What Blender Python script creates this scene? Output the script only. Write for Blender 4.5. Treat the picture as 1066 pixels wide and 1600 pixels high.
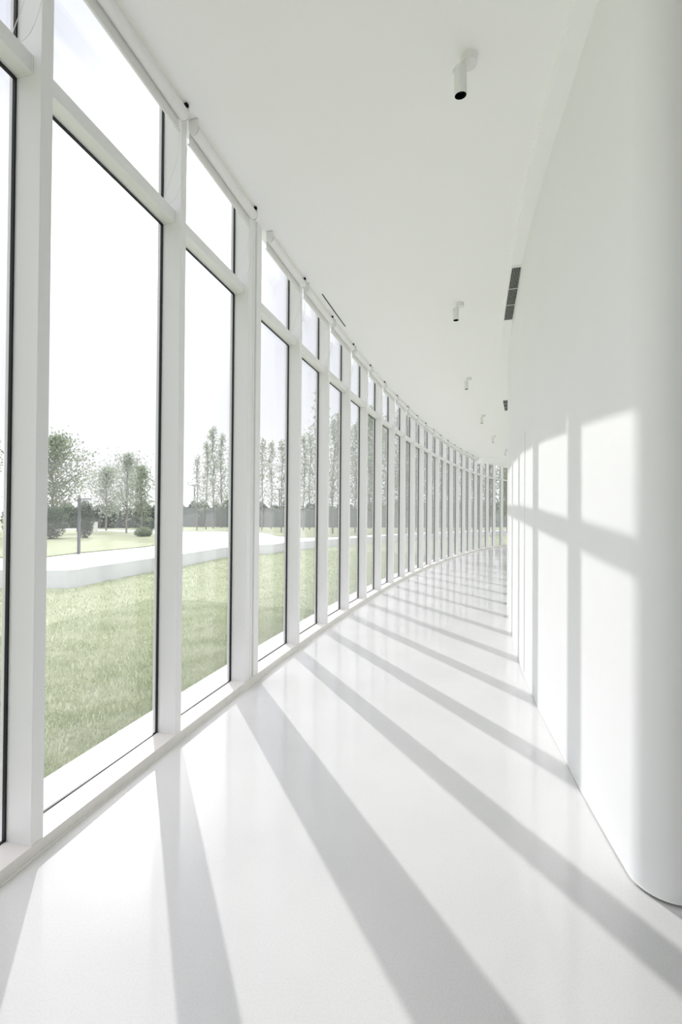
import bpy, bmesh, math, random
from mathutils import Vector, Matrix, Quaternion

for o in list(bpy.data.objects):
    bpy.data.objects.remove(o, do_unlink=True)
SC = bpy.context.scene
COL = SC.collection

# ------------------------------------------------------------------ camera
SILL = 0.055
CAMZ = 1.35 + SILL
PITCH, ROLL = 0.010026, 0.007209
cam_d = bpy.data.cameras.new('camera')
cam_d.sensor_fit = 'HORIZONTAL'
cam_d.sensor_width = 36.0
cam_d.lens = 740.0 / 1066.0 * 36.0
cam_d.clip_start, cam_d.clip_end = 0.05, 600
cam = bpy.data.objects.new('camera', cam_d)
COL.objects.link(cam)
_fw = Vector((0, math.cos(PITCH), math.sin(PITCH)))
_up = Vector((0, -math.sin(PITCH), math.cos(PITCH)))
_rt = Vector((1, 0, 0))
_r2 = _rt * math.cos(ROLL) + _up * math.sin(ROLL)
_u2 = -_rt * math.sin(ROLL) + _up * math.cos(ROLL)
cam.matrix_world = Matrix(((_r2.x, _u2.x, -_fw.x, 0), (_r2.y, _u2.y, -_fw.y, 0), (_r2.z, _u2.z, -_fw.z, CAMZ), (0, 0, 0, 1)))
SC.camera = cam

# ------------------------------------------------------------------ sky, sun, exposure
SUN_DIR = Vector((-0.3588, 0.8130, 0.4590)).normalized()     # from the room towards the sun
SUN_STRENGTH = 2.85
SKY_STRENGTH = 1.0
AUREOLE = 4.0
FILL_LOBE = 0.05
EXPOSURE = 0.19

w = bpy.data.worlds.new('sky')
SC.world = w
w.use_nodes = True
nt = w.node_tree
nt.nodes.clear()
N = nt.nodes.new
L = nt.links.new
out = N('ShaderNodeOutputWorld')
bg = N('ShaderNodeBackground')
tc = N('ShaderNodeTexCoord')
sep = N('ShaderNodeSeparateXYZ')
L(tc.outputs['Generated'], sep.inputs[0])
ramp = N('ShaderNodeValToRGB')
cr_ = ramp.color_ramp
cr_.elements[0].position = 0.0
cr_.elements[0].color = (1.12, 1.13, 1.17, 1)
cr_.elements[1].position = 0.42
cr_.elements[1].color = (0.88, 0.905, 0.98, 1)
for p_, c_ in ((0.72, (0.80, 0.83, 0.93, 1)), (0.86, (5.0, 4.85, 5.2, 1)), (1.0, (6.6, 6.4, 6.9, 1))):  # overhead sky over-brightened out of view, added to light ground and ceiling
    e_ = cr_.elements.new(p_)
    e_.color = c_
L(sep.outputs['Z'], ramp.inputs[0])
dot = N('ShaderNodeVectorMath')
dot.operation = 'DOT_PRODUCT'
L(tc.outputs['Generated'], dot.inputs[0])
dot.inputs[1].default_value = SUN_DIR
mx = N('ShaderNodeMath'); mx.operation = 'MAXIMUM'; mx.inputs[1].default_value = 0.0
L(dot.outputs['Value'], mx.inputs[0])
pw = N('ShaderNodeMath'); pw.operation = 'POWER'; pw.inputs[1].default_value = 110.0
L(mx.outputs[0], pw.inputs[0])
glow = N('ShaderNodeMix'); glow.data_type = 'RGBA'; glow.blend_type = 'ADD'
glow.inputs['B'].default_value = (AUREOLE, AUREOLE * 0.985, AUREOLE * 0.95, 1)
L(pw.outputs[0], glow.inputs['Factor'])
L(ramp.outputs[0], glow.inputs['A'])
# unseen bright sky lobe behind the camera, added to lighten the interior
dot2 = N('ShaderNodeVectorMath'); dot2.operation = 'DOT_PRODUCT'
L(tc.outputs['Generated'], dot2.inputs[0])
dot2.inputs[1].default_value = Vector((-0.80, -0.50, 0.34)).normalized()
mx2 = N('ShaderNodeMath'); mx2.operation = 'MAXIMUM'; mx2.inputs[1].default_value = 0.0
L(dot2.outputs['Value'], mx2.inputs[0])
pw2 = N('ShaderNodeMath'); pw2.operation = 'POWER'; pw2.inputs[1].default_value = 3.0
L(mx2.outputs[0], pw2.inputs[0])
fill_lobe = N('ShaderNodeMix'); fill_lobe.data_type = 'RGBA'; fill_lobe.blend_type = 'ADD'
fill_lobe.inputs['B'].default_value = (FILL_LOBE, FILL_LOBE * 0.995, FILL_LOBE * 0.985, 1)
L(pw2.outputs[0], fill_lobe.inputs['Factor'])
L(glow.outputs['Result'], fill_lobe.inputs['A'])
L(fill_lobe.outputs['Result'], bg.inputs['Color'])
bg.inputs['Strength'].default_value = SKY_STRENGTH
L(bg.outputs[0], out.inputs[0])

sl = bpy.data.lights.new('sun', 'SUN')
sl.energy = SUN_STRENGTH
sl.angle = math.radians(0.55)
sl.color = (1.0, 0.98, 0.965)
sun = bpy.data.objects.new('sun', sl)
COL.objects.link(sun)
sun.location = (-20, 40, 30)
sun.rotation_euler = SUN_DIR.to_track_quat('Z', 'Y').to_euler()

vs = SC.view_settings
vs.view_transform = 'Standard'
vs.look = 'None'
vs.exposure = EXPOSURE
vs.gamma = 1.0
vs.use_curve_mapping = False
SC.cycles.max_bounces = 14
SC.cycles.diffuse_bounces = 8
SC.cycles.glossy_bounces = 5
SC.cycles.transparent_max_bounces = 24
SC.cycles.caustics_reflective = False
SC.cycles.caustics_refractive = False
SC.cycles.use_denoising = True
SC.cycles.sample_clamp_indirect = 4.0

# ------------------------------------------------------------------ materials
def mat(name, color, rough=0.5, spec=0.5, noise=None, bump=None, metal=0.0, translucent=0.0):
    m = bpy.data.materials.new(name)
    m.use_nodes = True
    t = m.node_tree
    b = t.nodes['Principled BSDF']
    b.inputs['Base Color'].default_value = (*color, 1)
    b.inputs['Roughness'].default_value = rough
    b.inputs['Specular IOR Level'].default_value = spec
    b.inputs['Metallic'].default_value = metal
    geo = t.nodes.new('ShaderNodeNewGeometry')
    if noise:
        scale, color2, lo, hi = noise
        n = t.nodes.new('ShaderNodeTexNoise')
        n.inputs['Scale'].default_value = scale
        n.inputs['Detail'].default_value = 5
        t.links.new(geo.outputs['Position'], n.inputs['Vector'])
        r = t.nodes.new('ShaderNodeValToRGB')
        r.color_ramp.elements[0].position = lo
        r.color_ramp.elements[0].color = (*color, 1)
        r.color_ramp.elements[1].position = hi
        r.color_ramp.elements[1].color = (*color2, 1)
        t.links.new(n.outputs['Fac'], r.inputs[0])
        t.links.new(r.outputs[0], b.inputs['Base Color'])
    if bump:
        scale, strength = bump
        n2 = t.nodes.new('ShaderNodeTexNoise')
        n2.inputs['Scale'].default_value = scale
        n2.inputs['Detail'].default_value = 4
        t.links.new(geo.outputs['Position'], n2.inputs['Vector'])
        bp_ = t.nodes.new('ShaderNodeBump')
        bp_.inputs['Strength'].default_value = strength
        bp_.inputs['Distance'].default_value = 0.01
        t.links.new(n2.outputs['Fac'], bp_.inputs['Height'])
        t.links.new(bp_.outputs[0], b.inputs['Normal'])
    if translucent:
        tr = t.nodes.new('ShaderNodeBsdfTranslucent')
        src = b.inputs['Base Color']
        if src.is_linked:
            t.links.new(src.links[0].from_socket, tr.inputs['Color'])
        else:
            tr.inputs['Color'].default_value = (*color, 1)
        ms = t.nodes.new('ShaderNodeMixShader')
        ms.inputs[0].default_value = translucent
        t.links.new(b.outputs[0], ms.inputs[1])
        t.links.new(tr.outputs[0], ms.inputs[2])
        t.links.new(ms.outputs[0], t.nodes['Material Output'].inputs['Surface'])
    return m

M = {}
M['wall'] = mat('white_plaster', (0.82, 0.825, 0.822), 0.55, 0.25, noise=(1.3, (0.838, 0.842, 0.838), 0.3, 0.7))
M['ceiling'] = mat('white_ceiling_paint', (0.92, 0.92, 0.918), 0.7, 0.2, noise=(0.8, (0.928, 0.927, 0.925), 0.3, 0.7))
M['frame'] = mat('white_painted_aluminium', (0.855, 0.857, 0.855), 0.38, 0.4, noise=(2.0, (0.87, 0.87, 0.868), 0.3, 0.7))
M['joint'] = mat('pale_joint_sealant', (0.92, 0.915, 0.89), 0.6, 0.3)
M['curb'] = mat('pale_cream_stone', (0.80, 0.785, 0.75), 0.5, 0.4, noise=(6.0, (0.76, 0.74, 0.70), 0.35, 0.7))
M['gasket'] = mat('black_rubber', (0.012, 0.014, 0.016), 0.45, 0.3)
M['fabric'] = mat('white_blind_fabric', (0.84, 0.84, 0.82), 0.8, 0.2, bump=(600, 0.05))
M['plastic'] = mat('white_plastic', (0.80, 0.80, 0.79), 0.4, 0.5)
M['lamp'] = mat('white_powder_coat', (0.78, 0.78, 0.76), 0.45, 0.4)
M['black'] = mat('black_lamp_inside', (0.006, 0.006, 0.007), 0.35, 0.4)
M['dark'] = mat('dark_duct_and_gap', (0.008, 0.008, 0.008), 0.8, 0.1)
M['ledge'] = mat('pale_stone_ledge', (0.78, 0.79, 0.79), 0.6, 0.3, noise=(5.0, (0.73, 0.74, 0.74), 0.3, 0.7))
M['concrete'] = mat('pale_concrete', (0.74, 0.76, 0.78), 0.75, 0.2, noise=(2.5, (0.68, 0.70, 0.73), 0.3, 0.75), bump=(40, 0.1))
M['lawn'] = mat('lawn_green', (0.225, 0.255, 0.15), 0.9, 0.1, noise=(3.0, (0.30, 0.325, 0.215), 0.3, 0.7), bump=(90, 0.8))
M['blade'] = mat('grass_blade', (0.31, 0.37, 0.20), 0.7, 0.2, noise=(2.2, (0.45, 0.485, 0.33), 0.35, 0.68), translucent=0.4)
M['leaf_pale'] = mat('pale_grey_green_leaf', (0.33, 0.37, 0.30), 0.7, 0.2, noise=(1.5, (0.43, 0.46, 0.38), 0.3, 0.7), translucent=0.45)
M['leaf_mid'] = mat('mid_green_leaf', (0.21, 0.26, 0.17), 0.7, 0.2, noise=(1.5, (0.31, 0.36, 0.24), 0.3, 0.7), translucent=0.4)
M['leaf_dark'] = mat('dark_green_leaf', (0.10, 0.13, 0.10), 0.7, 0.2, noise=(1.5, (0.17, 0.21, 0.15), 0.3, 0.7), translucent=0.25)
M['bark'] = mat('grey_bark', (0.20, 0.19, 0.17), 0.9, 0.1, noise=(9.0, (0.28, 0.26, 0.23), 0.3, 0.7))
M['post'] = mat('grey_painted_steel', (0.10, 0.105, 0.105), 0.5, 0.4)
M['fence'] = mat('grey_green_fence', (0.22, 0.24, 0.24), 0.8, 0.2, noise=(1.0, (0.26, 0.28, 0.28), 0.3, 0.7))

# polished pale terrazzo floor
def floor_mat():
    m = bpy.data.materials.new('polished_white_terrazzo')
    m.use_nodes = True
    t = m.node_tree
    b = t.nodes['Principled BSDF']
    geo = t.nodes.new('ShaderNodeNewGeometry')
    n1 = t.nodes.new('ShaderNodeTexNoise'); n1.inputs['Scale'].default_value = 1.1; n1.inputs['Detail'].default_value = 6
    n2 = t.nodes.new('ShaderNodeTexNoise'); n2.inputs['Scale'].default_value = 140; n2.inputs['Detail'].default_value = 2
    v = t.nodes.new('ShaderNodeTexVoronoi'); v.inputs['Scale'].default_value = 22
    for n in (n1, n2, v):
        t.links.new(geo.outputs['Position'], n.inputs['Vector'])
    r1 = t.nodes.new('ShaderNodeValToRGB')
    r1.color_ramp.elements[0].position = 0.3; r1.color_ramp.elements[0].color = (0.68, 0.682, 0.680, 1)
    r1.color_ramp.elements[1].position = 0.7; r1.color_ramp.elements[1].color = (0.745, 0.745, 0.74, 1)
    t.links.new(n1.outputs['Fac'], r1.inputs[0])
    r2 = t.nodes.new('ShaderNodeValToRGB')
    r2.color_ramp.elements[0].position = 0.30; r2.color_ramp.elements[0].color = (0.95, 0.95, 0.94, 1)
    r2.color_ramp.elements[1].position = 0.55; r2.color_ramp.elements[1].color = (1, 1, 1, 1)
    t.links.new(n2.outputs['Fac'], r2.inputs[0])
    mu = t.nodes.new('ShaderNodeMix'); mu.data_type = 'RGBA'; mu.blend_type = 'MULTIPLY'
    mu.inputs['Factor'].default_value = 1.0
    t.links.new(r1.outputs[0], mu.inputs['A']); t.links.new(r2.outputs[0], mu.inputs['B'])
    r3 = t.nodes.new('ShaderNodeValToRGB')          # rare small dark chips
    r3.color_ramp.elements[0].position = 0.012; r3.color_ramp.elements[0].color = (0.55, 0.55, 0.54, 1)
    r3.color_ramp.elements[1].position = 0.03; r3.color_ramp.elements[1].color = (1, 1, 1, 1)
    t.links.new(v.outputs['Distance'], r3.inputs[0])
    mu2 = t.nodes.new('ShaderNodeMix'); mu2.data_type = 'RGBA'; mu2.blend_type = 'MULTIPLY'
    mu2.inputs['Factor'].default_value = 0.35
    t.links.new(mu.outputs['Result'], mu2.inputs['A']); t.links.new(r3.outputs[0], mu2.inputs['B'])
    t.links.new(mu2.outputs['Result'], b.inputs['Base Color'])
    rr = t.nodes.new('ShaderNodeMapRange')
    rr.inputs['To Min'].default_value = 0.05; rr.inputs['To Max'].default_value = 0.13
    t.links.new(n1.outputs['Fac'], rr.inputs['Value'])
    t.links.new(rr.outputs[0], b.inputs['Roughness'])
    b.inputs['Specular IOR Level'].default_value = 0.5
    return m
M['floor'] = floor_mat()

# clear window glass: passes light straight on, mirrors more at a grazing angle (same from both faces)
def glass_mat():
    m = bpy.data.materials.new('clear_window_glass')
    m.use_nodes = True
    t = m.node_tree
    t.nodes.clear()
    o = t.nodes.new('ShaderNodeOutputMaterial')
    tr = t.nodes.new('ShaderNodeBsdfTransparent'); tr.inputs[0].default_value = (0.975, 0.974, 0.978, 1)
    gl = t.nodes.new('ShaderNodeBsdfGlossy'); gl.inputs['Roughness'].default_value = 0.0
    gl.inputs['Color'].default_value = (0.96, 0.98, 1.0, 1)
    geo = t.nodes.new('ShaderNodeNewGeometry')
    d = t.nodes.new('ShaderNodeVectorMath'); d.operation = 'DOT_PRODUCT'
    t.links.new(geo.outputs['Incoming'], d.inputs[0]); t.links.new(geo.outputs['Normal'], d.inputs[1])
    ab = t.nodes.new('ShaderNodeMath'); ab.operation = 'ABSOLUTE'
    t.links.new(d.outputs['Value'], ab.inputs[0])
    inv = t.nodes.new('ShaderNodeMath'); inv.operation = 'SUBTRACT'; inv.inputs[0].default_value = 1.0
    t.links.new(ab.outputs[0], inv.inputs[1])
    p = t.nodes.new('ShaderNodeMath'); p.operation = 'POWER'; p.inputs[1].default_value = 5.0
    t.links.new(inv.outputs[0], p.inputs[0])
    ma = t.nodes.new('ShaderNodeMath'); ma.operation = 'MULTIPLY_ADD'
    ma.inputs[1].default_value = 0.90; ma.inputs[2].default_value = 0.085
    t.links.new(p.outputs[0], ma.inputs[0])
    ms = t.nodes.new('ShaderNodeMixShader')
    t.links.new(ma.outputs[0], ms.inputs[0])
    t.links.new(tr.outputs[0], ms.inputs[1]); t.links.new(gl.outputs[0], ms.inputs[2])
    t.links.new(ms.outputs[0], o.inputs['Surface'])
    return m
M['glass'] = glass_mat()

# ------------------------------------------------------------------ helpers
def tag(o, label=None, cat=None, group=None, kind=None):
    if label: o['label'] = label
    if cat: o['category'] = cat
    if group: o['group'] = group
    if kind: o['kind'] = kind
    return o

def empty(name, loc=(0, 0, 0), rz=0.0):
    o = bpy.data.objects.new(name, None)
    COL.objects.link(o)
    o.location = loc
    o.rotation_euler = (0, 0, rz)
    o.empty_display_size = 0.1
    return o

class MB:
    def __init__(s):
        s.v, s.f = [], []
    def add(s, vs, fs):
        k = len(s.v)
        s.v += [tuple(p) for p in vs]
        s.f += [tuple(i + k for i in f) for f in fs]
        return s
    def box(s, x0, x1, y0, y1, z0, z1):
        vs = [(x0, y0, z0), (x1, y0, z0), (x1, y1, z0), (x0, y1, z0), (x0, y0, z1), (x1, y0, z1), (x1, y1, z1), (x0, y1, z1)]
        return s.add(vs, [(0, 3, 2, 1), (4, 5, 6, 7), (0, 1, 5, 4), (1, 2, 6, 5), (2, 3, 7, 6), (3, 0, 4, 7)])
    def tube(s, pts, r, n=8, cap=True):
        pts = [Vector(p) for p in pts]
        rs = r if isinstance(r, (list, tuple)) else [r] * len(pts)
        vs, fs = [], []
        ref = None
        for i, p in enumerate(pts):
            d = (pts[min(i + 1, len(pts) - 1)] - pts[max(i - 1, 0)]).normalized()
            if ref is None:
                ref = d.orthogonal().normalized()
            ref = (ref - d * ref.dot(d)).normalized()
            b = d.cross(ref)
            for k in range(n):
                a = 2 * math.pi * k / n
                vs.append(p + (ref * math.cos(a) + b * math.sin(a)) * rs[i])
        for i in range(len(pts) - 1):
            for k in range(n):
                fs.append((i * n + k, i * n + (k + 1) % n, (i + 1) * n + (k + 1) % n, (i + 1) * n + k))
        if cap:
            fs.append(tuple(range(n - 1, -1, -1)))
            fs.append(tuple(range((len(pts) - 1) * n, len(pts) * n)))
        return s.add(vs, fs)
    def prism(s, poly, z0, z1):
        """poly: plan outline, counter-clockwise"""
        n = len(poly)
        vs = [(p[0], p[1], z0) for p in poly] + [(p[0], p[1], z1) for p in poly]
        fs = [tuple(range(n - 1, -1, -1)), tuple(range(n, 2 * n))]
        fs += [(i, (i + 1) % n, (i + 1) % n + n, i + n) for i in range(n)]
        return s.add(vs, fs)
    def strip(s, left, right, z0, z1):
        """closed slab between two plan polylines of equal length (left/right of the way)"""
        n = len(left)
        vs = [(p[0], p[1], z1) for p in left] + [(p[0], p[1], z1) for p in right]
        vs += [(p[0], p[1], z0) for p in left] + [(p[0], p[1], z0) for p in right]
        fs = []
        for i in range(n - 1):
            fs.append((i, n + i, n + i + 1, i + 1))
            fs.append((2 * n + i, 2 * n + i + 1, 3 * n + i + 1, 3 * n + i))
            fs.append((i, i + 1, 2 * n + i + 1, 2 * n + i))
            fs.append((n + i, 3 * n + i, 3 * n + i + 1, n + i + 1))
        fs.append((0, 2 * n, 3 * n, n))
        fs.append((n - 1, 2 * n - 1, 4 * n - 1, 3 * n - 1))
        return s.add(vs, fs)
    def build(s, name, material, parent=None, smooth=False, bevel=0.0):
        me = bpy.data.meshes.new(name)
        me.from_pydata(s.v, [], s.f)
        bm = bmesh.new()
        bm.from_mesh(me)
        bmesh.ops.recalc_face_normals(bm, faces=bm.faces)
        if bevel:
            bmesh.ops.bevel(bm, geom=list(bm.edges), offset=bevel, segments=2, affect='EDGES', profile=0.5)
        bm.to_mesh(me)
        bm.free()
        if smooth:
            for p in me.polygons:
                p.use_smooth = True
            try:
                me.set_sharp_from_angle(angle=math.radians(40))
            except Exception:
                pass
        me.materials.append(material)
        o = bpy.data.objects.new(name, me)
        COL.objects.link(o)
        if parent:
            o.parent = parent
        return o

def copy_tree(o, parent=None):
    c = o.copy()
    COL.objects.link(c)
    if parent:
        c.parent = parent
    for ch in list(o.children):
        copy_tree(ch, c)
    return c

# ------------------------------------------------------------------ the curve of the building
CX, CY, RAD = 66.55568, -14.06366, 69.67044
A0, DA = 0.23177877, 0.01441957
BEND, RAD2 = 20.0, 18.0              # far along, the building bends more tightly
def ang(i):
    if i <= BEND:
        return A0 + DA * i
    return A0 + DA * BEND + (i - BEND) * DA * RAD / RAD2
def pt(off, i, z=0.0):
    """off metres on the room side of the post fronts, at bay count i along the curve"""
    a = ang(i)
    if i <= BEND:
        cx, cy, r = CX, CY, RAD
    else:
        ab = A0 + DA * BEND
        r = RAD2
        cx = CX - (RAD - RAD2) * math.cos(ab)
        cy = CY + (RAD - RAD2) * math.sin(ab)
    r -= off
    return Vector((cx - r * math.cos(a), cy + r * math.sin(a), z))
def rz_at(i):
    """turn so that local +Y runs along the curve and local +X points into the room"""
    return -ang(i)
BAYM = DA * RAD                      # metres per bay (about 1.0)
H = 3.91                             # ceiling height
GTOP = 4.20                          # the glass runs on past the ceiling edge
EXTRA = 0.161
def post_at(k):                      # where the near face of post k stands
    return k + (EXTRA if k >= 3 else 0.0) + {1: 0.015, 2: -0.03, 3: 0.012, 4: -0.012, 5: -0.035, 6: -0.045, 7: -0.045, 8: -0.025}.get(k, 0.0)
def post_w(k):
    return 0.25 if k == 2 else 0.06

def frange(a, b, n):
    return [a + (b - a) * i / (n - 1) for i in range(n)]

# ------------------------------------------------------------------ setting: ground, floor, ceiling, walls
mb = MB().box(-160, 160, -60, 260, -0.5, -0.06)
tag(mb.build('lawn', M['lawn']), 'wide green lawn around the glass building', 'lawn', kind='structure')

I0, I1 = -7.5, 33.0
idx = frange(I0, I1, 120)
mb = MB().strip([pt(-0.145, i) for i in idx], [pt(9.0, i) for i in idx], -0.05, 0.0)
tag(mb.build('floor', M['floor']), 'polished white terrazzo floor of the curved corridor', 'floor', kind='structure')
mb = MB().strip([pt(-0.07, i) for i in idx], [pt(9.0, i) for i in idx], H, H + 0.25)
tag(mb.build('ceiling', M['ceiling']), 'plain white ceiling of the curved corridor', 'ceiling', kind='structure')
# low curb that the posts stand on, with the sealant line at its foot
mb = MB().strip([pt(-0.16, i) for i in idx], [pt(0.004, i) for i in idx], 0.0, SILL)
trim1 = tag(mb.build('trim_1', M['curb']), 'low cream curb running along the foot of the windows', 'curb', kind='structure')
mb = MB().strip([pt(0.004, i) for i in idx], [pt(0.010, i) for i in idx], 0.0, 0.004)
mb.build('sealant_line', M['joint'], trim1)
# outside ledge
mb = MB().strip([pt(-0.42, i) for i in idx], [pt(-0.16, i) for i in idx], -0.06, 0.02)
tag(mb.build('trim_2', M['ledge']), 'pale stone ledge outside along the foot of the windows', 'ledge', kind='structure')
# head above the glass
mb = MB().strip([pt(-0.20, i) for i in idx], [pt(-0.05, i) for i in idx], GTOP, GTOP + 0.12)
tag(mb.build('trim_3', M['frame']), 'white head rail along the very top of the windows above ceiling level', 'rail', kind='structure')

# inner wall, a little closer to the windows farther on
WKEY = [(-3, 2.62), (0.45, 2.345), (0.72, 2.326), (1.04, 2.305), (1.31, 2.296), (2.15, 2.252), (3.26, 2.222), (5.0, 2.216), (7.0, 2.214), (40, 2.214)]
def wall_off(i):
    for (a, x), (b, y) in zip(WKEY, WKEY[1:]):
        if a <= i <= b:
            t = (i - a) / (b - a)
            return x + (y - x) * t
    return WKEY[-1][1]
wi = [0.50 + k * 0.2 for k in range(160)]
wi = [i for i in wi if i <= 31.0]
face = [pt(wall_off(i), i) for i in wi]
cr = 0.13
t0 = (face[1] - face[0]).normalized()
nrm = Vector((-t0.y, t0.x, 0))        # into the corridor
c0 = face[0] - nrm * cr
end = []
th0 = math.atan2(nrm.y, nrm.x)
for k in range(1, 13):                # quarter turn round the near end
    a = th0 + (math.pi / 2) * k / 12 * 0.97
    end.append(Vector((c0.x + cr * math.cos(a), c0.y + cr * math.sin(a), 0)))
TH = 0.62
back = [pt(wall_off(i) + TH, i) for i in wi]
tb = (back[1] - back[0]).normalized()
nb = Vector((tb.y, -tb.x, 0))
c1 = back[0] - nb * cr
th1 = math.atan2(nb.y, nb.x)
end2 = []
for k in range(1, 13):
    a = th1 - (math.pi / 2) * k / 12 * 0.97
    end2.append(Vector((c1.x + cr * math.cos(a), c1.y + cr * math.sin(a), 0)))
SOF = 3.845
outline = list(reversed(face)) + end + list(reversed(end2)) + back
def inset(poly, d):
    n = len(poly); res = []
    for i in range(n):
        p, q, r = poly[i - 1], poly[i], poly[(i + 1) % n]
        e = (r - p); e.z = 0; e.normalize()
        res.append(q + Vector((-e.y, e.x, 0)) * d)
    return res
wall_in = MB().prism(outline, 0.009, H - 0.002).build('wall_right', M['wall'], smooth=True)
for v_ in wall_in.data.vertices:      # the gap under the wall shows only round the near end
    if v_.co.z < 0.1 and v_.co.y > 2.3:
        v_.co.z = 0.0025
tag(wall_in, 'long curved white inner wall with a rounded near end', 'wall', kind='structure')
ccw = sum(outline[i - 1].x * outline[i].y - outline[i].x * outline[i - 1].y for i in range(len(outline))) > 0
MB().prism(inset(outline, 0.014 if ccw else -0.014), 0.0, 0.010).build('recessed_base', M['wall'], wall_in)
MB().prism(inset(outline, -0.0015 if ccw else 0.0015), 0.009, 0.015).build('base_bead', M['joint'], wall_in, smooth=True)

# dropped soffit band between ceiling and inner wall
SKEY = [(-4, 2.62), (0.8, 2.215), (1.45, 2.172), (2.2, 2.146), (3.3, 2.132), (4.7, 2.112), (6.2, 2.098), (40, 2.09)]
def sof_off(i):
    for (a, x), (b, y) in zip(SKEY, SKEY[1:]):
        if a <= i <= b:
            t = (i - a) / (b - a)
            return x + (y - x) * t
    return SKEY[-1][1]
si = frange(-4, I1, 160)
mb = MB().strip([pt(sof_off(i), i) for i in si], [pt(wall_off(max(i, -3)) + 0.012 + (0.0 if i > 0.5 else 0.2), i) for i in si], SOF, H)
tag(mb.build('trim_4', M['ceiling'], smooth=True), 'narrow dropped band where ceiling meets the curved inner wall', 'soffit', kind='structure')

# down-standing beam across the corridor far along
BI = 19.6
mb = MB()
p0, p1 = pt(-0.10, BI), pt(wall_off(BI), BI - 0.4)
dv = (p1 - p0).normalized(); nv = Vector((-dv.y, dv.x, 0))
mb.prism([p0 - nv * 0.1, p1 - nv * 0.1, p1 + nv * 0.1, p0 + nv * 0.1], H - 0.20, H)
tag(mb.build('trim_5', M['ceiling']), 'shallow white beam crossing the ceiling at the far end of the corridor', 'beam', kind='structure')

# rest of the shell: behind the camera and behind the inner wall
p = [pt(-0.14, I0), pt(9.0, I0)]
d = (p[1] - p[0]).normalized(); nv = Vector((-d.y, d.x, 0))
tag(MB().prism([p[0], p[0] - nv * 0.2, p[1] - nv * 0.2, p[1]][::-1], 0, H).build('wall_back', M['wall']), 'white end wall behind the viewpoint', 'wall', kind='structure')
ws = frange(I0, I1, 60)
tag(MB().strip([pt(8.8, i) for i in ws], [pt(9.0, i) for i in ws], 0, H).build('wall_far_right', M['wall']), 'white wall of the room behind the inner wall', 'wall', kind='structure')
p = [pt(-0.14, I1), pt(9.0, I1)]
d = (p[1] - p[0]).normalized(); nv = Vector((-d.y, d.x, 0))
tag(MB().prism([p[0], p[1], p[1] + nv * 0.2, p[0] + nv * 0.2], 0, H).build('wall_end', M['wall']), 'white end wall far round the curve', 'wall', kind='structure')

# flush door leaf in the inner wall
dk = [2.98, 3.08, 3.18, 3.28, 3.38, 3.48]
door = tag(MB().strip([pt(wall_off(i) - 0.006, i) for i in dk], [pt(wall_off(i) + 0.002, i) for i in dk], 0.03, 2.18).build('door_1', M['wall']), 'flush white door leaf in the curved inner wall', 'door', kind='structure')

# ------------------------------------------------------------------ windows
TR0, TR1 = 3.237, 3.312              # transom
GL = -0.145                          # glass plane
def build_window(k, n):
    """bay between post k and post k+1, with post k+1 at its far end"""
    i0 = post_at(k) + post_w(k) / BAYM
    i1 = post_at(k + 1)
    b = pt(0, i1)
    rz = rz_at(i1)
    root = empty('window_%d' % n, b, rz)
    Lb = (i1 - i0) * BAYM
    wp = post_w(k + 1)
    # post: local x into the room, local y along
    if k + 1 == 2:
        MB().box(-0.165, 0, 0, 0.085, 0.0, GTOP).build('post', M['frame'], root, bevel=0.003)
        MB().box(-0.165, 0, 0.155, 0.25, 0.0, GTOP).build('post', M['frame'], root, bevel=0.003)
        MB().box(-0.165, -0.03, 0.084, 0.156, 0.0, H).build('joint_cover', M['frame'], root)
        MB().box(-0.03, -0.006, 0.108, 0.132, SILL, H).build('joint_bead', M['joint'], root, bevel=0.004)
    else:
        MB().box(-0.165, 0, 0, wp, 0.0, GTOP).build('post', M['frame'], root, bevel=0.003)
    t = MB().box(-0.138, -0.042, -Lb, 0, TR0, TR1).build('transom', M['frame'], root, bevel=0.002)
    MB().box(-0.136, -0.0400, -0.007, -0.001, TR0 - 0.0022, TR1 - 0.002).build('end_joint', M['joint'], t)
    MB().box(GL - 0.006, GL + 0.006, -Lb + 0.001, -0.001, SILL + 0.004, TR0 + 0.018).build('lower_pane', M['glass'], root)
    MB().box(GL - 0.006, GL + 0.006, -Lb + 0.001, -0.001, TR1 + 0.004, GTOP).build('upper_pane', M['glass'], root)
    MB().box(GL - 0.010, -0.1385, -Lb, 0, TR0 + 0.019, TR1 + 0.003).build('transom_cap', M['frame'], t)
    g = MB()
    for z0, z1 in ((SILL, TR0), (TR1, H + 0.1)):
        g.box(GL + 0.007, GL + 0.020, -0.008, 0.0005, z0, z1)
        g.box(GL + 0.007, GL + 0.020, -Lb - 0.0005, -Lb + 0.008, z0, z1)
        g.box(GL + 0.007, GL + 0.018, -Lb, 0, z0 - 0.0005, z0 + 0.005)
    g.box(GL + 0.007, GL + 0.020, -Lb, 0, TR0 - 0.009, TR0 + 0.0005)
    gk = g.build('gasket', M['gasket'], root)
    gk['label'] = 'thin black rubber gasket round the glass'
    return root

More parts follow.
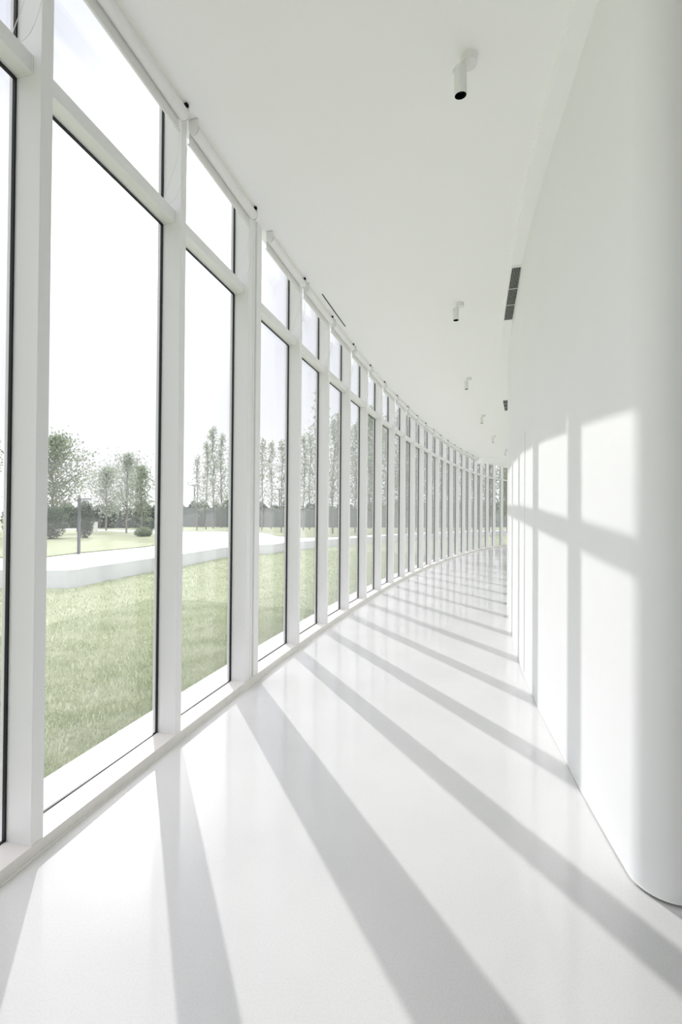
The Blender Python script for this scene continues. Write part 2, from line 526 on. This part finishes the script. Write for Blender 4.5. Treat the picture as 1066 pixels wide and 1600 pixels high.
ORD = ['first', 'second', 'third', 'fourth', 'fifth', 'sixth', 'seventh', 'eighth', 'ninth', 'tenth', 'eleventh', 'twelfth',
       'thirteenth', 'fourteenth', 'fifteenth', 'sixteenth', 'seventeenth', 'eighteenth', 'nineteenth', 'twentieth',
       'twenty-first', 'twenty-second', 'twenty-third', 'twenty-fourth', 'twenty-fifth', 'twenty-sixth', 'twenty-seventh',
       'twenty-eighth', 'twenty-ninth', 'thirtieth', 'thirty-first', 'thirty-second', 'thirty-third', 'thirty-fourth']
KS = list(range(-7, 31))
def place_words(k):
    if k == -1: return 'nearest the viewer, cut by the left edge'
    if k == 0: return 'second bay before the double white post'
    if k == 1: return 'bay just before the double white post'
    if k >= 2: return '%s bay past the double white post' % ORD[k - 2]
    return 'bay behind the viewpoint, %s from the left edge' % ORD[-2 - k]
for n, k in enumerate(KS):
    r = build_window(k, n + 1)
    tag(r, 'tall white framed window, ' + place_words(k), 'window', 'windows along the curved corridor', 'structure')

# ------------------------------------------------------------------ roller blinds
def blind(k):
    i0 = post_at(k) + (post_w(k) / BAYM if k == 2 else 0.0) + 0.045
    i1 = post_at(k + 1) - 0.045
    if k + 1 == 2:
        i1 = post_at(2) - 0.015
    ln = (i1 - i0) * BAYM
    root = empty('roller_blind', pt(0.050, i0, H), rz_at((i0 + i1) / 2))
    zc = -0.062
    r = 0.036
    MB().tube([(0, 0.012, zc), (0, ln - 0.012, zc)], r, 28).build('fabric_roll', M['fabric'], root, smooth=True)
    dr = MB().box(-r - 0.0005, -r + 0.0012, 0.014, ln - 0.014, zc - 0.088, zc).build('fabric_drop', M['fabric'], root)
    MB().tube([(-r + 0.0004, 0.010, zc - 0.088), (-r + 0.0004, ln - 0.010, zc - 0.088)], 0.008, 10).build('hem_bar', M['plastic'], dr, smooth=True)
    for y, nm in ((0.0, 'bracket'), (ln - 0.006, 'bracket')):
        m = MB()                      # U-shaped end plate screwed to the ceiling
        w_ = 0.031
        prof = [(-w_, 0.0), (-w_, zc)] + [(w_ * math.cos(a), zc + w_ * 1.25 * math.sin(a)) for a in frange(math.pi, 2 * math.pi, 13)][1:-1] + [(w_, zc), (w_, 0.0)]
        q = len(prof)
        vs = [(x, y, z) for x, z in prof] + [(x, y + 0.006, z) for x, z in prof]
        fs = [tuple(range(q)), tuple(range(2 * q - 1, q - 1, -1))] + [(i, (i + 1) % q, (i + 1) % q + q, i + q) for i in range(q)]
        m.add(vs, fs)
        m.box(-w_, w_, y - (0.0 if y > 0 else 0.0), y + 0.006, -0.006, 0.0)
        br = m.build(nm, M['plastic'], root)
        if y > 0:
            MB().box(0.010, 0.030, y - 0.022, y - 0.003, -0.018, -0.003).build('gap_shade_block', M['dark'], br)  # black block put in for the shade in the gap under the ceiling
    # bead chain: loop hanging from the far end, resting on the transom
    za = zc - r + 0.004
    zt = TR1 - H
    ye = ln + 0.004
    if k + 1 == 2: ye = ln - 0.012
    A = [Vector((0.030, ye - 0.016, za)), Vector((0.026, ye - 0.014, za - 0.14)), Vector((0.004, ye - 0.006, zt + 0.20)), Vector((-0.045, ye - 0.004, zt + 0.07)), Vector((-0.090, ye - 0.012, zt + 0.012))]
    Bp = [Vector((-0.135, ye - 0.018, zt + 0.03)), Vector((-0.095, ye - 0.012, zt + 0.15)), Vector((-0.050, ye - 0.010, zt + 0.27)), Vector((-0.030, ye - 0.014, za - 0.1)), Vector((-0.028, ye - 0.018, za))]
    ctrl = A + Bp
    pts = []
    for j in range(len(ctrl) - 1):
        p0 = ctrl[max(j - 1, 0)]; p1 = ctrl[j]; p2 = ctrl[j + 1]; p3 = ctrl[min(j + 2, len(ctrl) - 1)]
        for s in range(8):
            t = s / 8
            pts.append(0.5 * ((2 * p1) + (p2 - p0) * t + (2 * p0 - 5 * p1 + 4 * p2 - p3) * t * t + (3 * p1 - p0 - 3 * p2 + p3) * t ** 3))
    pts.append(ctrl[-1])
    m = MB()
    if k <= 1:                        # beads show only on the nearest chains
        m.tube(pts, 0.0012, 5)
        acc = 0.0
        for a, b in zip(pts, pts[1:]):
            seg = (b - a).length
            while acc < seg:
                c = a.lerp(b, acc / seg)
                rr = 0.0026
                vs = [c + Vector(v) * rr for v in ((1, 0, 0), (-1, 0, 0), (0, 1, 0), (0, -1, 0), (0, 0, 1), (0, 0, -1))]
                m.add(vs, [(0, 2, 4), (2, 1, 4), (1, 3, 4), (3, 0, 4), (2, 0, 5), (1, 2, 5), (3, 1, 5), (0, 3, 5)])
                acc += 0.007
            acc -= seg
    else:
        m.tube(pts, 0.0022, 5)
    m.build('bead_chain', M['plastic'], root)
    return root

for k in range(-1, 19):
    if k == -1: lab = 'white rolled-up blind at the top left corner, nearest the viewer'
    elif k == 0: lab = 'white rolled-up blind over the second bay before the double white post'
    elif k == 1: lab = 'white rolled-up blind ending at the double white post'
    else: lab = 'white rolled-up blind over the %s bay past the double white post' % ORD[k - 2]
    tag(blind(k), lab, 'blind', 'roller blinds under the ceiling along the windows')

# ------------------------------------------------------------------ ceiling spotlights
def spotlight(loc, aim=(0.004, 0.002, -1.0)):
    root = empty('ceiling_spotlight', loc)
    MB().tube([(0, 0, 0), (0, 0, -0.036), (0, 0, -0.040)], [0.045, 0.045, 0.043], 32).build('canopy', M['lamp'], root, smooth=True)
    MB().tube([(-0.033, -0.006, -0.036), (-0.033, -0.006, -0.085)], 0.010, 14).build('arm', M['lamp'], root, smooth=True)
    ax = Vector(aim).normalized()
    top = Vector((-0.050, -0.012, -0.066))
    bot = top + ax * 0.140
    inn = bot - ax * 0.030
    q = Vector((0, 0, -1)).rotation_difference(ax)
    def lathe(prof, n=36):            # (distance down the axis, radius)
        m = MB()
        vs, fs = [], []
        for dd, rr in prof:
            for j in range(n):
                a = 2 * math.pi * j / n
                vs.append(top + ax * dd + q @ Vector((rr * math.cos(a), rr * math.sin(a), 0)))
        for r_ in range(len(prof) - 1):
            for j in range(n):
                fs.append((r_ * n + j, r_ * n + (j + 1) % n, (r_ + 1) * n + (j + 1) % n, (r_ + 1) * n + j))
        return m.add(vs, fs)
    head = lathe([(0.0, 0.0005), (0.0, 0.029), (0.004, 0.0335), (0.139, 0.0335), (0.140, 0.0330), (0.140, 0.0315), (0.112, 0.0312)]).build('lamp_head', M['lamp'], root, smooth=True)
    b = lathe([(0.1395, 0.0313), (0.110, 0.0306), (0.108, 0.018), (0.108, 0.0004)]).build('baffle', M['black'], head, smooth=True)
    b['label'] = 'black inside of the lamp'
    kn = MB().tube([top + Vector((-0.033, 0, -0.020)), top + Vector((-0.040, 0, -0.020))], 0.009, 14).build('swivel_knob', M['lamp'], head, smooth=True)
    return root

lamps = [(1.730, 1.060), (1.613, 4.155), (1.560, 7.302), (1.590, 10.638), (1.535, 13.886), (1.500, 17.155)]
near_lamp = spotlight((0, 0, 0), (0.055, 0.14, -1.0))   # the nearest one is tilted a little
proto = spotlight((0, 0, 0))
words = ['largest white ceiling spotlight with a black mouth, nearest the viewer', 'second white ceiling spotlight from the viewer, beside the large slatted vent',
         'third white ceiling spotlight from the viewer', 'fourth white ceiling spotlight from the viewer, small', 'fifth white ceiling spotlight, second from the far end of the row',
         'tiny white ceiling spotlight at the far end of the row']
for j, (off, i) in enumerate(lamps):
    o = near_lamp if j == 0 else proto if j == 1 else copy_tree(proto)
    o.location = pt(off, i, H)
    tag(o, words[j], 'spotlight', 'white spotlights in a row on the ceiling')

# ------------------------------------------------------------------ vents
def strip_vent(i0, i1, label, nslot=6):
    o0 = 0.010
    root = empty('slatted_vent', pt(sof_off((i0 + i1) / 2), (i0 + i1) / 2, SOF))
    inv = Matrix.Translation(-Vector(root.location))
    ii = frange(i0, i1, 9)
    def seg(a, b, z0, z1, name, m, par=root, js=ii):
        mb = MB().strip([inv @ pt(sof_off(i) + a, i) for i in js], [inv @ pt(sof_off(i) + b, i) for i in js], z0 - SOF, z1 - SOF)
        return mb.build(name, m, par)
    wd = 0.088
    seg(o0 - 0.004, o0 + wd + 0.004, SOF - 0.0015, SOF - 0.0003, 'backing', M['dark'])
    step = wd / nslot
    for s in range(nslot + 1):
        a = o0 + s * step - 0.0012
        seg(a, a + 0.0025, SOF - 0.0045, SOF - 0.0015, 'slat', M['frame'])
    for f in (0.0, 0.36, 0.67, 1.0):
        i = i0 + (i1 - i0) * f
        hw = 0.004 if 0 < f < 1 else 0.012
        seg(o0 - 0.004, o0 + wd + 0.004, SOF - (0.004 if 0 < f < 1 else 0.0075), SOF - 0.0015, 'cross_bar' if 0 < f < 1 else 'end_cap', M['frame'], js=[i - hw, i + hw])
    return tag(root, label, 'vent', 'slatted vents in the dropped ceiling band')
strip_vent(3.32, 4.65, 'large black slatted vent in the band above the curved wall, nearer the viewer')
strip_vent(8.95, 10.0, 'small far slatted vent half hidden behind the curved wall edge')

ri = 3.95
root = empty('slot_vent', pt(0.135, ri, H))
inv = Matrix.Translation(-Vector(root.location))
js = frange(3.50, 4.44, 7)
MB().strip([inv @ pt(0.128, i) for i in js], [inv @ pt(0.142, i) for i in js], -0.0025, -0.0003).build('slot', M['dark'], root)
fr = MB()
for a, b in ((0.122, 0.128), (0.142, 0.148)):
    fr.strip([inv @ pt(a, i) for i in js], [inv @ pt(b, i) for i in js], -0.004, -0.0003)
fr.build('frame', M['frame'], root)
tag(root, 'thin black slot vent in the ceiling beside the roller blinds', 'vent')

# ------------------------------------------------------------------ outside: raised path
front = [(-40, 7.6), (-14, 8.9), (-9, 9.3), (-5.87, 9.42), (-5.45, 9.45), (-5.33, 9.62), (-5.31, 10.05), (-5.0, 11.55), (-4.87, 12.3), (-4.55, 13.6), (-4.1, 16.5), (-3.5, 18.0), (-2.62, 18.75), (-2.35, 19.9), (-1.56, 21.2), (0.2, 24.2), (3.0, 28.5), (9, 36), (16, 43), (30, 55)]
plate = front + [(30, 140), (-100, 140), (-100, 7.6)]
pth = MB().prism(plate, -0.06, 0.30).build('garden_path', M['concrete'])
tag(pth, 'broad pale concrete terrace raised above the near lawn', 'path', kind='structure')
lawnA = [(-38, 10.2), (-14, 11.3), (-7.6, 12.0), (-7.5, 13.4), (-6.75, 16.3), (-6.9, 19.5), (-8.4, 24.5), (-10.3, 27.6), (-13.0, 30.5), (-20, 34), (-38, 38)]
tag(MB().prism(lawnA, 0.295, 0.335).build('lawn', M['lawn']), 'green lawn between the two pale paths', 'lawn', kind='structure')
lawnC = [(-45, 41), (-20, 37), (-13.2, 34.2), (-9.6, 32.8), (-7.0, 34.0), (-5.0, 31.0), (-3.6, 26.5), (-2.2, 24.6), (-0.6, 25.3), (2.5, 30.0), (8.5, 37.5), (15.5, 44.5), (29, 56), (29, 130), (-90, 130), (-90, 41)]
tag(MB().prism(lawnC, 0.295, 0.335).build('lawn', M['lawn']), 'far green lawn under the poplars and the fence', 'lawn', kind='structure')

# grass blades on the near lawn
rnd = random.Random(5)
def grass():
    v, f = [], []
    def blade(x, y, hgt, wd):
        a = rnd.uniform(0, math.pi)
        dx, dy = math.cos(a) * wd, math.sin(a) * wd
        lx, ly = rnd.gauss(0, 0.5) * hgt, rnd.gauss(0, 0.5) * hgt
        k = len(v)
        v.extend(((x - dx, y - dy, -0.062), (x + dx, y + dy, -0.062), (x + lx, y + ly, -0.06 + hgt)))
        f.append((k, k + 1, k + 2))
    n = 0
    while n < 70000:                  # close by
        i = rnd.uniform(-0.5, 5.5); off = -0.43 - rnd.random() ** 1.5 * 3.2
        p = pt(off, i)
        if p.y > 1.7:
            blade(p.x, p.y, rnd.uniform(0.018, 0.045), 0.0028); n += 1
    n = 0
    while n < 90000:
        i = rnd.uniform(0.0, 17.0); off = -0.43 - rnd.random() ** 1.1 * 9.5
        p = pt(off, i)
        if p.y > 3.0 and not (p.x < -5.2 and p.y > 9.2) and not (p.x < -0.55 * (22 - p.y) - 1.3 and p.y > 9.2):
            blade(p.x, p.y, rnd.uniform(0.02, 0.05), 0.005); n += 1
    me = bpy.data.meshes.new('grass_blades')
    me.from_pydata(v, [], f)
    me.materials.append(M['blade'])
    o = bpy.data.objects.new('grass_blades', me)
    COL.objects.link(o)
    return tag(o, 'short mown grass right outside the windows', 'grass', kind='stuff')
grass()

# ------------------------------------------------------------------ trees and shrubs
def leaf_quad(m, c, s, r):
    d = Vector((r.gauss(0, 1), r.gauss(0, 1), r.gauss(0, 1))).normalized()
    e = d.orthogonal().normalized()
    e.rotate(Quaternion(d, r.uniform(0, 6.283)))
    g = d.cross(e)
    m.add([c - e * s, c - g * s * 0.55, c + e * s, c + g * s * 0.55], [(0, 1, 2, 3)])

def tree_meshes(seed, height, crown0, rmax, nb, leaves, leaf, up, leafmat, trunk_r=0.05, shape=1.0):
    r = random.Random(seed)
    tr, fo = MB(), MB()
    bend = [Vector((0, 0, -0.05))]
    for k in range(1, 9):
        z = height * 0.97 * k / 8
        bend.append(Vector((r.gauss(0, 0.02) * k * 0.5, r.gauss(0, 0.02) * k * 0.5, z)))
    tr.tube(bend, [trunk_r * (1 - 0.88 * k / 8) for k in range(9)], 7)
    def on_trunk(z):
        t = max(0, min(7.999, z / (height * 0.97) * 8)); k = int(t)
        return bend[k].lerp(bend[k + 1], t - k)
    for j in range(nb):
        q = (j + r.random()) / nb
        z = crown0 + (height * 0.95 - crown0) * q
        b = on_trunk(z)
        az = r.uniform(0, 6.283)
        prof = math.sin(math.pi * min(1, 0.18 + 0.82 * q) ** shape) ** 0.7
        ln = rmax * max(0.18, prof) * r.uniform(0.65, 1.15)
        d = Vector((math.cos(az), math.sin(az), up * r.uniform(0.6, 1.3))).normalized()
        mid = b + d * ln * 0.5 + Vector((0, 0, 0.06 * ln))
        tip = b + d * ln + Vector((0, 0, 0.2 * ln))
        tr.tube([b, mid, tip], [trunk_r * 0.30, trunk_r * 0.2, trunk_r * 0.08], 4)
        for _ in range(leaves):
            t = r.random() ** 0.7
            c = b.lerp(mid, t * 2) if t < 0.5 else mid.lerp(tip, t * 2 - 1)
            sp = 0.10 + 0.16 * ln
            leaf_quad(fo, c + Vector((r.gauss(0, sp), r.gauss(0, sp), r.gauss(0, sp))), leaf * r.uniform(0.6, 1.25), r)
    for _ in range(leaves):           # leader
        leaf_quad(fo, on_trunk(height * r.uniform(0.85, 1.0)) + Vector((r.gauss(0, 0.08), r.gauss(0, 0.08), r.gauss(0, 0.1))), leaf, r)
    return tr, fo

def make_tree(name, loc, rz, label, cat, group, args, leafmat):
    root = empty(name, loc, rz)
    tr, fo = tree_meshes(*args)
    tr.build('trunk', M['bark'], root, smooth=True)
    fo.build('foliage', M[leafmat], root)
    return tag(root, label, cat, group)

G = 0.33
# garden trees seen through the widest pane
make_tree('broadleaf_tree', (-15.2, 25.0, G), 0.3, 'large bushy broadleaf tree at the left behind the grey lamp post', 'tree', 'garden trees', (11, 5.2, 1.2, 2.1, 60, 70, 0.085, 0.7, 'leaf_mid', 0.10, 0.9), 'leaf_mid')
make_tree('broadleaf_tree', (-16.6, 33.5, G), 0.9, 'low pale tree between the large bushy tree and the tall pale tree', 'tree', 'garden trees', (12, 4.4, 0.9, 2.1, 60, 50, 0.085, 0.7, 'leaf_pale', 0.07, 0.9), 'leaf_pale')
make_tree('broadleaf_tree', (-12.9, 28.5, G), 1.7, 'pale feathery tree with the highest tip in the middle of the garden', 'tree', 'garden trees', (13, 4.7, 0.9, 1.6, 60, 40, 0.075, 1.3, 'leaf_pale', 0.06, 0.9), 'leaf_pale')
make_tree('broadleaf_tree', (-10.55, 25.0, G), 2.2, 'small tree with a thin bare trunk right of the pale feathery tree', 'tree', 'garden trees', (14, 3.7, 0.9, 0.8, 40, 40, 0.07, 1.0, 'leaf_mid', 0.05, 0.9), 'leaf_mid')
make_tree('broadleaf_tree', (-20.5, 25.5, G), 2.9, 'tall dark broadleaf tree at the far left edge of the garden', 'tree', 'garden trees', (15, 6.6, 0.9, 2.0, 60, 70, 0.085, 0.9, 'leaf_mid', 0.10, 0.9), 'leaf_mid')

def shrub(loc, rx, ry, hz, n, seed, label, leafmat='leaf_dark', leaf=0.05, name='garden_shrub', cat='shrub'):
    r = random.Random(seed)
    root = empty(name, loc, r.uniform(0, 3))
    st, fo = MB(), MB()
    for _ in range(9):
        a = r.uniform(0, 6.283)
        st.tube([(0, 0, -0.03), (rx * 0.4 * math.cos(a), ry * 0.4 * math.sin(a), hz * 0.55), (rx * 0.7 * math.cos(a), ry * 0.7 * math.sin(a), hz * 0.9)], [0.018, 0.012, 0.004], 5)
    for _ in range(n):
        u = Vector((r.gauss(0, 1), r.gauss(0, 1), r.gauss(0, 1))).normalized() * r.random() ** 0.35
        leaf_quad(fo, Vector((u.x * rx, u.y * ry, hz * 0.5 + u.z * hz * 0.52 + r.gauss(0, 0.03))), leaf * r.uniform(0.7, 1.3), r)
    st.build('stems', M['bark'], root)
    fo.build('foliage', M[leafmat], root)
    return tag(root, label, cat, 'garden shrubs')
shrub((-11.9, 22.0, G), 0.42, 0.42, 1.75, 2600, 21, 'tall dark clipped shrub just right of the grey lamp post')
shrub((-12.9, 21.0, G), 0.75, 0.7, 1.5, 2600, 22, 'broad dark shrub left of the grey lamp post')
shrub((-14.6, 21.6, G), 0.9, 0.7, 1.6, 2600, 23, 'broad dark shrub at the left post, leftmost of the shrubs')
shrub((-13.6, 33.2, 0.30), 0.8, 0.6, 1.0, 1800, 24, 'low round dark shrub right of the small thin-trunked tree')
shrub((-10.0, 24.0, G), 0.5, 0.4, 0.45, 1200, 25, 'low spreading shrub on the lawn under the small thin-trunked tree', 'leaf_mid')

# clipped hedge and fence closing the garden
def hedge(x0, y0, x1, y1, hz, th, n, seed, name, label, leafmat):
    r = random.Random(seed)
    root = empty(name, ((x0 + x1) / 2, (y0 + y1) / 2, G - 0.03))
    dx, dy = (x1 - x0), (y1 - y0)
    ln = math.hypot(dx, dy)
    tx, ty = dx / ln, dy / ln
    fo = MB()
    for _ in range(n):
        s = r.uniform(-ln / 2, ln / 2); q = r.uniform(-th, th)
        top = hz * (0.86 + 0.10 * math.sin(s * 2.1) + 0.07 * math.sin(s * 5.3 + 1))
        z = r.random() ** 0.8 * top
        leaf_quad(fo, Vector((tx * s - ty * q, ty * s + tx * q, z)), 0.13 * r.uniform(0.7, 1.3), r)
    fo.build('foliage', M[leafmat], root)
    st = MB()
    k = int(ln / 1.2)
    for j in range(k):
        s = -ln / 2 + (j + 0.5) * ln / k
        st.tube([(tx * s, ty * s, -0.03), (tx * s, ty * s, hz * 0.8)], [0.03, 0.01], 5)
    st.build('stems', M['bark'], root)
    return tag(root, label, 'hedge')
hedge(-25, 38.5, -15.5, 40, 2.0, 0.5, 9000, 31, 'hedge', 'dark green hedge behind the garden trees', 'leaf_dark')
hedge(-21, 48.5, 2, 50.5, 2.7, 0.6, 14000, 32, 'hedge', 'ragged grey-green hedge rising behind the dark fence', 'leaf_dark')
hedge(4.2, 51.5, 28, 63, 3.2, 0.6, 14000, 33, 'hedge', 'ragged hedge behind the far windows of the curve', 'leaf_dark')
def fence(pts, hz, label):
    root = empty('fence', (pts[0][0], pts[0][1], G - 0.03))
    b = Vector(root.location)
    pan, n = MB(), 0
    for (x0, y0), (x1, y1) in zip(pts, pts[1:]):
        d = Vector((x1 - x0, y1 - y0, 0)); ln = d.length; d.normalize(); nn = Vector((-d.y, d.x, 0)) * 0.02
        p0 = Vector((x0, y0, 0)) - Vector((b.x, b.y, 0)); p1 = Vector((x1, y1, 0)) - Vector((b.x, b.y, 0))
        pan.prism([p0 - nn, p1 - nn, p1 + nn, p0 + nn], 0.05, hz)
        k = int(ln / 2.4)
        for j in range(k + 1):
            q = p0.lerp(p1, j / k)
            MB().box(q.x - 0.05, q.x + 0.05, q.y - 0.05, q.y + 0.05, -0.03, hz + 0.06).build('fence_post', M['post'], root)
    pan.build('fence_panel', M['fence'], root)
    return tag(root, label, 'fence')
fence([(-19, 45), (-10, 45.6), (0, 46.8), (10, 50), (24, 58)], 1.85, 'dark grey-green panel fence closing the far lawn')

pop_args = [
    (41, 7.0, 1.3, 0.85, 40, 20, 0.085, 2.2, 'leaf_pale', 0.055, 0.8),
    (42, 6.4, 1.5, 0.75, 32, 18, 0.085, 2.4, 'leaf_pale', 0.05, 0.8),
    (43, 7.6, 1.4, 0.95, 44, 22, 0.09, 2.0, 'leaf_pale', 0.06, 0.8),
    (44, 8.4, 0.8, 0.95, 80, 34, 0.085, 1.8, 'leaf_mid', 0.07, 0.8)]
protos = []
for a in pop_args:
    root = empty('poplar_tree')
    tr, fo = tree_meshes(*a)
    tr.build('trunk', M['bark'], root, smooth=True)
    fo.build('foliage', M[a[8]], root)
    protos.append([root, False])
# (x, y, kind, scale) of the row of young poplars that follows the curve of the building
poplars = [(-10.34, 34, 1, .86), (-9.40, 33, 0, .90), (-8.95, 33.2, 2, .97), (-8.6, 34, 0, 1.0), (-8.4, 36, 1, .98), (-7.35, 33, 1, 1.0), (-6.4, 32, 0, 1.0),
           (-5.5, 33, 1, 1.02), (-4.86, 33, 0, .90), (-3.9, 31, 1, .97), (-3.3, 30, 0, .97), (-2.45, 31, 0, .92), (-1.99, 30, 1, 1.0), (-1.2, 24.6, 2, 1.02),
           (-0.95, 28, 0, .93), (-0.47, 27, 0, .97), (-0.1, 27.5, 2, .95), (0.44, 27.6, 1, .95), (0.84, 28, 0, .95), (1.32, 28.4, 2, .95), (1.76, 29, 3, .93),
           (2.35, 28, 2, .96), (2.95, 29, 3, .9), (3.5, 28.6, 2, 1.0), (4.1, 30, 3, .92), (4.7, 30, 2, 1.0), (5.3, 31, 3, .92), (6.0, 31, 2, 1.02),
           (6.9, 32, 3, .95), (7.8, 33, 3, .95), (9.0, 34, 3, .98), (10.4, 36, 3, 1.0), (11.9, 38, 3, 1.02), (12.3, 35, 3, 1.0), (11.6, 33, 3, .98), (13.2, 36, 3, 1.0)]
rp = random.Random(9)
stood = []
for j, (x, y, k, s) in enumerate(poplars):
    root, used = protos[k]
    o = copy_tree(root) if used else root
    protos[k][1] = True
    dep = (1.0, 1.09, 1.19)[j % 3] if y < 40 else 1.0
    if y * dep > 44: dep = 1.0
    qx, qy = x * dep, y * dep
    for _ in range(12):               # keep crowns apart
        if all((qx - a) ** 2 + (qy - b) ** 2 > (2.3 if k < 3 else 2.9) ** 2 for a, b in stood):
            break
        qx, qy, dep = qx * 1.022, qy * 1.022, dep * 1.022
    stood.append((qx, qy))
    o.location = (qx, qy, G)
    s = s * (1 + (dep - 1) * 0.95)
    o.rotation_euler = (0, 0, rp.uniform(0, 6.28))
    o.scale = (s, s, s)
    desc = ['slender pale young poplar', 'thin open young poplar', 'tall sparse young poplar', 'dense green poplar'][k]
    tag(o, '%s, %s from the left in the row outside' % (desc, ORD[j] if j < 34 else ['second to last', 'last'][j - 34]), 'tree', 'poplars in a row beyond the windows')

# ------------------------------------------------------------------ garden furniture
root = empty('lamp_post', (-7.42, 13.42, 0.30))
MB().box(-0.10, 0.10, -0.10, 0.10, 0.0, 0.012).build('base_plate', M['post'], root)
MB().box(-0.032, 0.032, -0.032, 0.032, 0.0, 1.54).build('post', M['post'], root, bevel=0.004)
MB().box(-0.032, 0.32, -0.045, 0.045, 1.54, 1.575).build('lamp_arm', M['post'], root, bevel=0.004)
tag(root, 'slim grey lamp post with a flat arm on the edge of the pale path', 'lamp')

root = empty('utility_box', (-15.4, 29.5, G))
MB().box(-0.19, 0.19, -0.13, 0.13, 0.0, 0.62).build('cabinet', M['plastic'], root, bevel=0.01)
MB().box(-0.21, 0.21, -0.15, 0.15, 0.62, 0.65).build('lid', M['plastic'], root, bevel=0.005)
MB().box(0.03, 0.08, -0.136, -0.13, 0.34, 0.38).build('latch', M['post'], root)
tag(root, 'small white utility box on the lawn right of the dark clipped shrub', 'box')

def pole(x, y, h, label):
    root = empty('utility_pole', (x, y, G - 0.03))
    MB().tube([(0, 0, 0), (0, 0, h)], [0.10, 0.07], 8).build('shaft', M['post'], root, smooth=True)
    MB().box(-0.6, 0.6, -0.05, 0.05, h - 0.10, h).build('crossarm', M['post'], root)
    return tag(root, label, 'pole', 'poles behind the fence')
pole(-18.6, 60, 5.0, 'thin grey pole with a crossarm left of the first poplars')
pole(-7.8, 60, 4.6, 'thin grey pole with a crossarm right behind the double white post')
